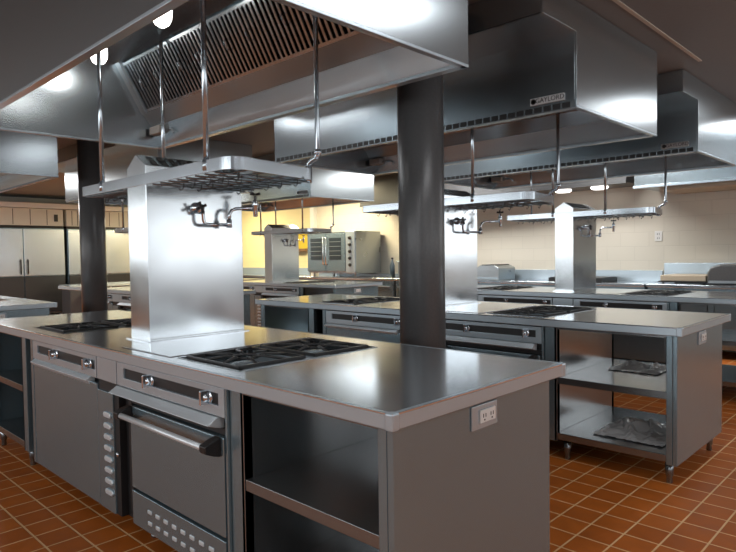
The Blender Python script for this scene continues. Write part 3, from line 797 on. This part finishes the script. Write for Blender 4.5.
t = thing('notice_board', (-10.75, 8.98, 1.5), 'yellow board with brown ledge on the far yellow wall', 'board')
MB().box(-11.15, -10.55, 8.97, 9.0, 1.50, 1.86).build('panel', 'yellow', t, .003)
MB().box(-11.17, -10.53, 8.90, 9.0, 1.44, 1.50).build('ledge', 'wood', t, .003)
t = thing('faucet', (-11.2, 8.6, .905), 'small dark faucet on the back counter below the yellow board', 'faucet')
MB().sweep([(-11.2, 8.75, .905), (-11.2, 8.75, 1.12), (-11.15, 8.68, 1.20), (-11.05, 8.6, 1.20), (-11.0, 8.58, 1.13)], .015, 8).build('spout', 'chrome', t)
MB().sweep([(-11.2, 8.75, 1.0), (-11.28, 8.70, 1.04)], .01, 8).build('lever', 'chrome', t)
# wall canopies
t = thing('wall_canopy', (-1.8, 8.55, 2.10), 'steel wall canopy over the right end of the back counter', 'canopy')
MB().box(-3.02, -.7, 8.10, 8.98, 2.16, 2.785).build('shell', 'hood', t, .004)
MB().box(-3.03, -.69, 8.08, 8.14, 2.14, 2.175).build('front_lip', 'trim', t, .003)
MB().box(-2.75, -.8, 8.22, 8.9, 2.10, 2.16).build('filter_frame', 'beige', t)
t = thing('wall_canopy', (-5.5, 8.6, 2.24), 'dark wall canopy with two small lamps, between the rear chase and the third hood', 'canopy')
MB().box(-8.2, -3.20, 8.30, 8.98, 2.26, 2.785).build('shell', 'column', t, .004)
MB().box(-8.2, -3.20, 8.29, 8.33, 2.245, 2.29).build('front_lip', 'column', t, .003)
for x in (-3.7, -4.25):
    l_ = MB().lathe((x, 8.62, 2.225), [(.10, 0), (.12, .02), (.12, .035)], n=18).build('lamp_lens', 'lens', t)

# crumpled clear wrap lying on the shelves of the second island
def wrap(x0, x1, y0, y1, z, h, label):
    o = MB(); n = 26; rnd = random.Random(int(z*1000)); V = []
    ridges = [(rnd.uniform(x0, x1), rnd.uniform(y0, y1), rnd.uniform(0, math.pi), rnd.uniform(.4, 1), rnd.uniform(.03, .06)) for _ in range(11)]
    def height(x, y):
        best = 0
        for cx, cy, a, am, w in ridges:
            dd = abs((x-cx)*math.sin(a)-(y-cy)*math.cos(a)); al = abs((x-cx)*math.cos(a)+(y-cy)*math.sin(a))
            best = max(best, am*max(0, 1-dd/w)*max(0, 1-al/.30))
        return best
    for i in range(n):
        V.append([])
        for j in range(n):
            u, v = i/(n-1), j/(n-1); e = min(1, min(u, 1-u, v, 1-v)*4)
            x = x0+(x1-x0)*u+rnd.uniform(-.006, .006); y = y0+(y1-y0)*v+rnd.uniform(-.006, .006)
            V[-1].append(o.bm.verts.new((x, y, z+.004+h*(e*height(x, y)+.08*rnd.random()))))
    for i in range(n-1):
        for j in range(n-1): o.bm.faces.new((V[i][j], V[i+1][j], V[i+1][j+1], V[i][j+1]))
    r = o.build('plastic_wrap', 'film')
    sm = r.modifiers.new('thickness', 'SOLIDIFY'); sm.thickness = .0015
    return tag(r, label, 'plastic wrap', 'crumpled plastic wrap on the shelves')
wrap(-1.66, -1.24, FRONT+DR+.12, FRONT+DR+.62, .176, .10, 'crumpled clear plastic wrap on the bottom shelf of the second island')
wrap(-1.70, -1.38, FRONT+DR+.45, FRONT+DR+.80, .536, .05, 'crumpled clear plastic wrap on the upper shelf of the second island')

# ------------------------------------------------------------------ ceiling lights, mostly unseen ones added
def ceiling_light(x, y, lx, ly, mat, label):
    t = thing('ceiling_light', (x, y, HC-.06), label, 'ceiling light', 'ceiling lights')
    fr = MB(); a, b_ = lx/2, ly/2
    fr.box(x-a, x+a, y-b_, y-b_+.03, HC-.06, HC).box(x-a, x+a, y+b_-.03, y+b_, HC-.06, HC).box(x-a, x-a+.03, y-b_, y+b_, HC-.06, HC).box(x+a-.03, x+a, y-b_, y+b_, HC-.06, HC)
    fr.build('housing', 'plate', t, .002)
    MB().box(x-a+.03, x+a-.03, y-b_+.03, y+b_-.03, HC-.05, HC-.02).build('diffuser', mat, t)
    area_light(mat, (x, y, HC-.052), lx-.07, ly-.07, (0, 0, 0), t)
    return t
ceiling_light(-1.30, 8.0, .3, .9, 'tube', 'ceiling light beside the third hood, at the right picture edge')
for x, y in ((-.85, .2), (-.85, 2.25), (-.85, 6.3), (1.6, .2), (1.6, 3.2), (1.6, 6.2)):  # near row follows the hood-end glare, the rest added out of view
    ceiling_light(x, y, .3, 1.2, 'tube', 'unseen fluorescent ceiling light outside the view')
for x, y in ((-4.6, 2.72), (-4.6, 5.12), (-8.6, 5.12)):  # lights added in the aisles, hidden by the hoods
    ceiling_light(x, y, 1.2, .3, 'fill_dim', 'added fluorescent ceiling light hidden between the hood rows')
ceiling_light(-11.5, 2.9, 1.2, .5, 'fill_hot', 'added hidden ceiling light brightening the refrigerators')  # added out of view to brighten the refrigerators
for x, y in ((-12.2, 7.6), (-9.0, 7.8)):  # unseen lamps giving this zone its warm light
    ceiling_light(x, y, 1.2, .5, 'warm', 'unseen warm ceiling light near the yellow wall')
ceiling_light(-3.3, 7.55, 1.2, .4, 'fill_back', 'added ceiling light hidden behind the third hood')  # added to brighten the back wall
ceiling_light(-5.6, 7.75, 1.2, .4, 'fill_back', 'added ceiling light above the back counter')  # second added light for the back wall

# world: closed room, only a trace of ambient
wd = bpy.data.worlds.new('world'); S.world = wd; wd.use_nodes = True
wd.node_tree.nodes['Background'].inputs[0].default_value = (.5, .5, .5, 1); wd.node_tree.nodes['Background'].inputs[1].default_value = .1

S.cycles.max_bounces = 8; S.cycles.glossy_bounces = 6; S.cycles.diffuse_bounces = 4
S.cycles.sample_clamp_indirect = 3.0
S.cycles.blur_glossy = 0.6; S.cycles.caustics_reflective = False; S.cycles.caustics_refractive = False
S.cycles.use_denoising = True
for o in COL.objects:
    if '_w' in o: del o['_w']
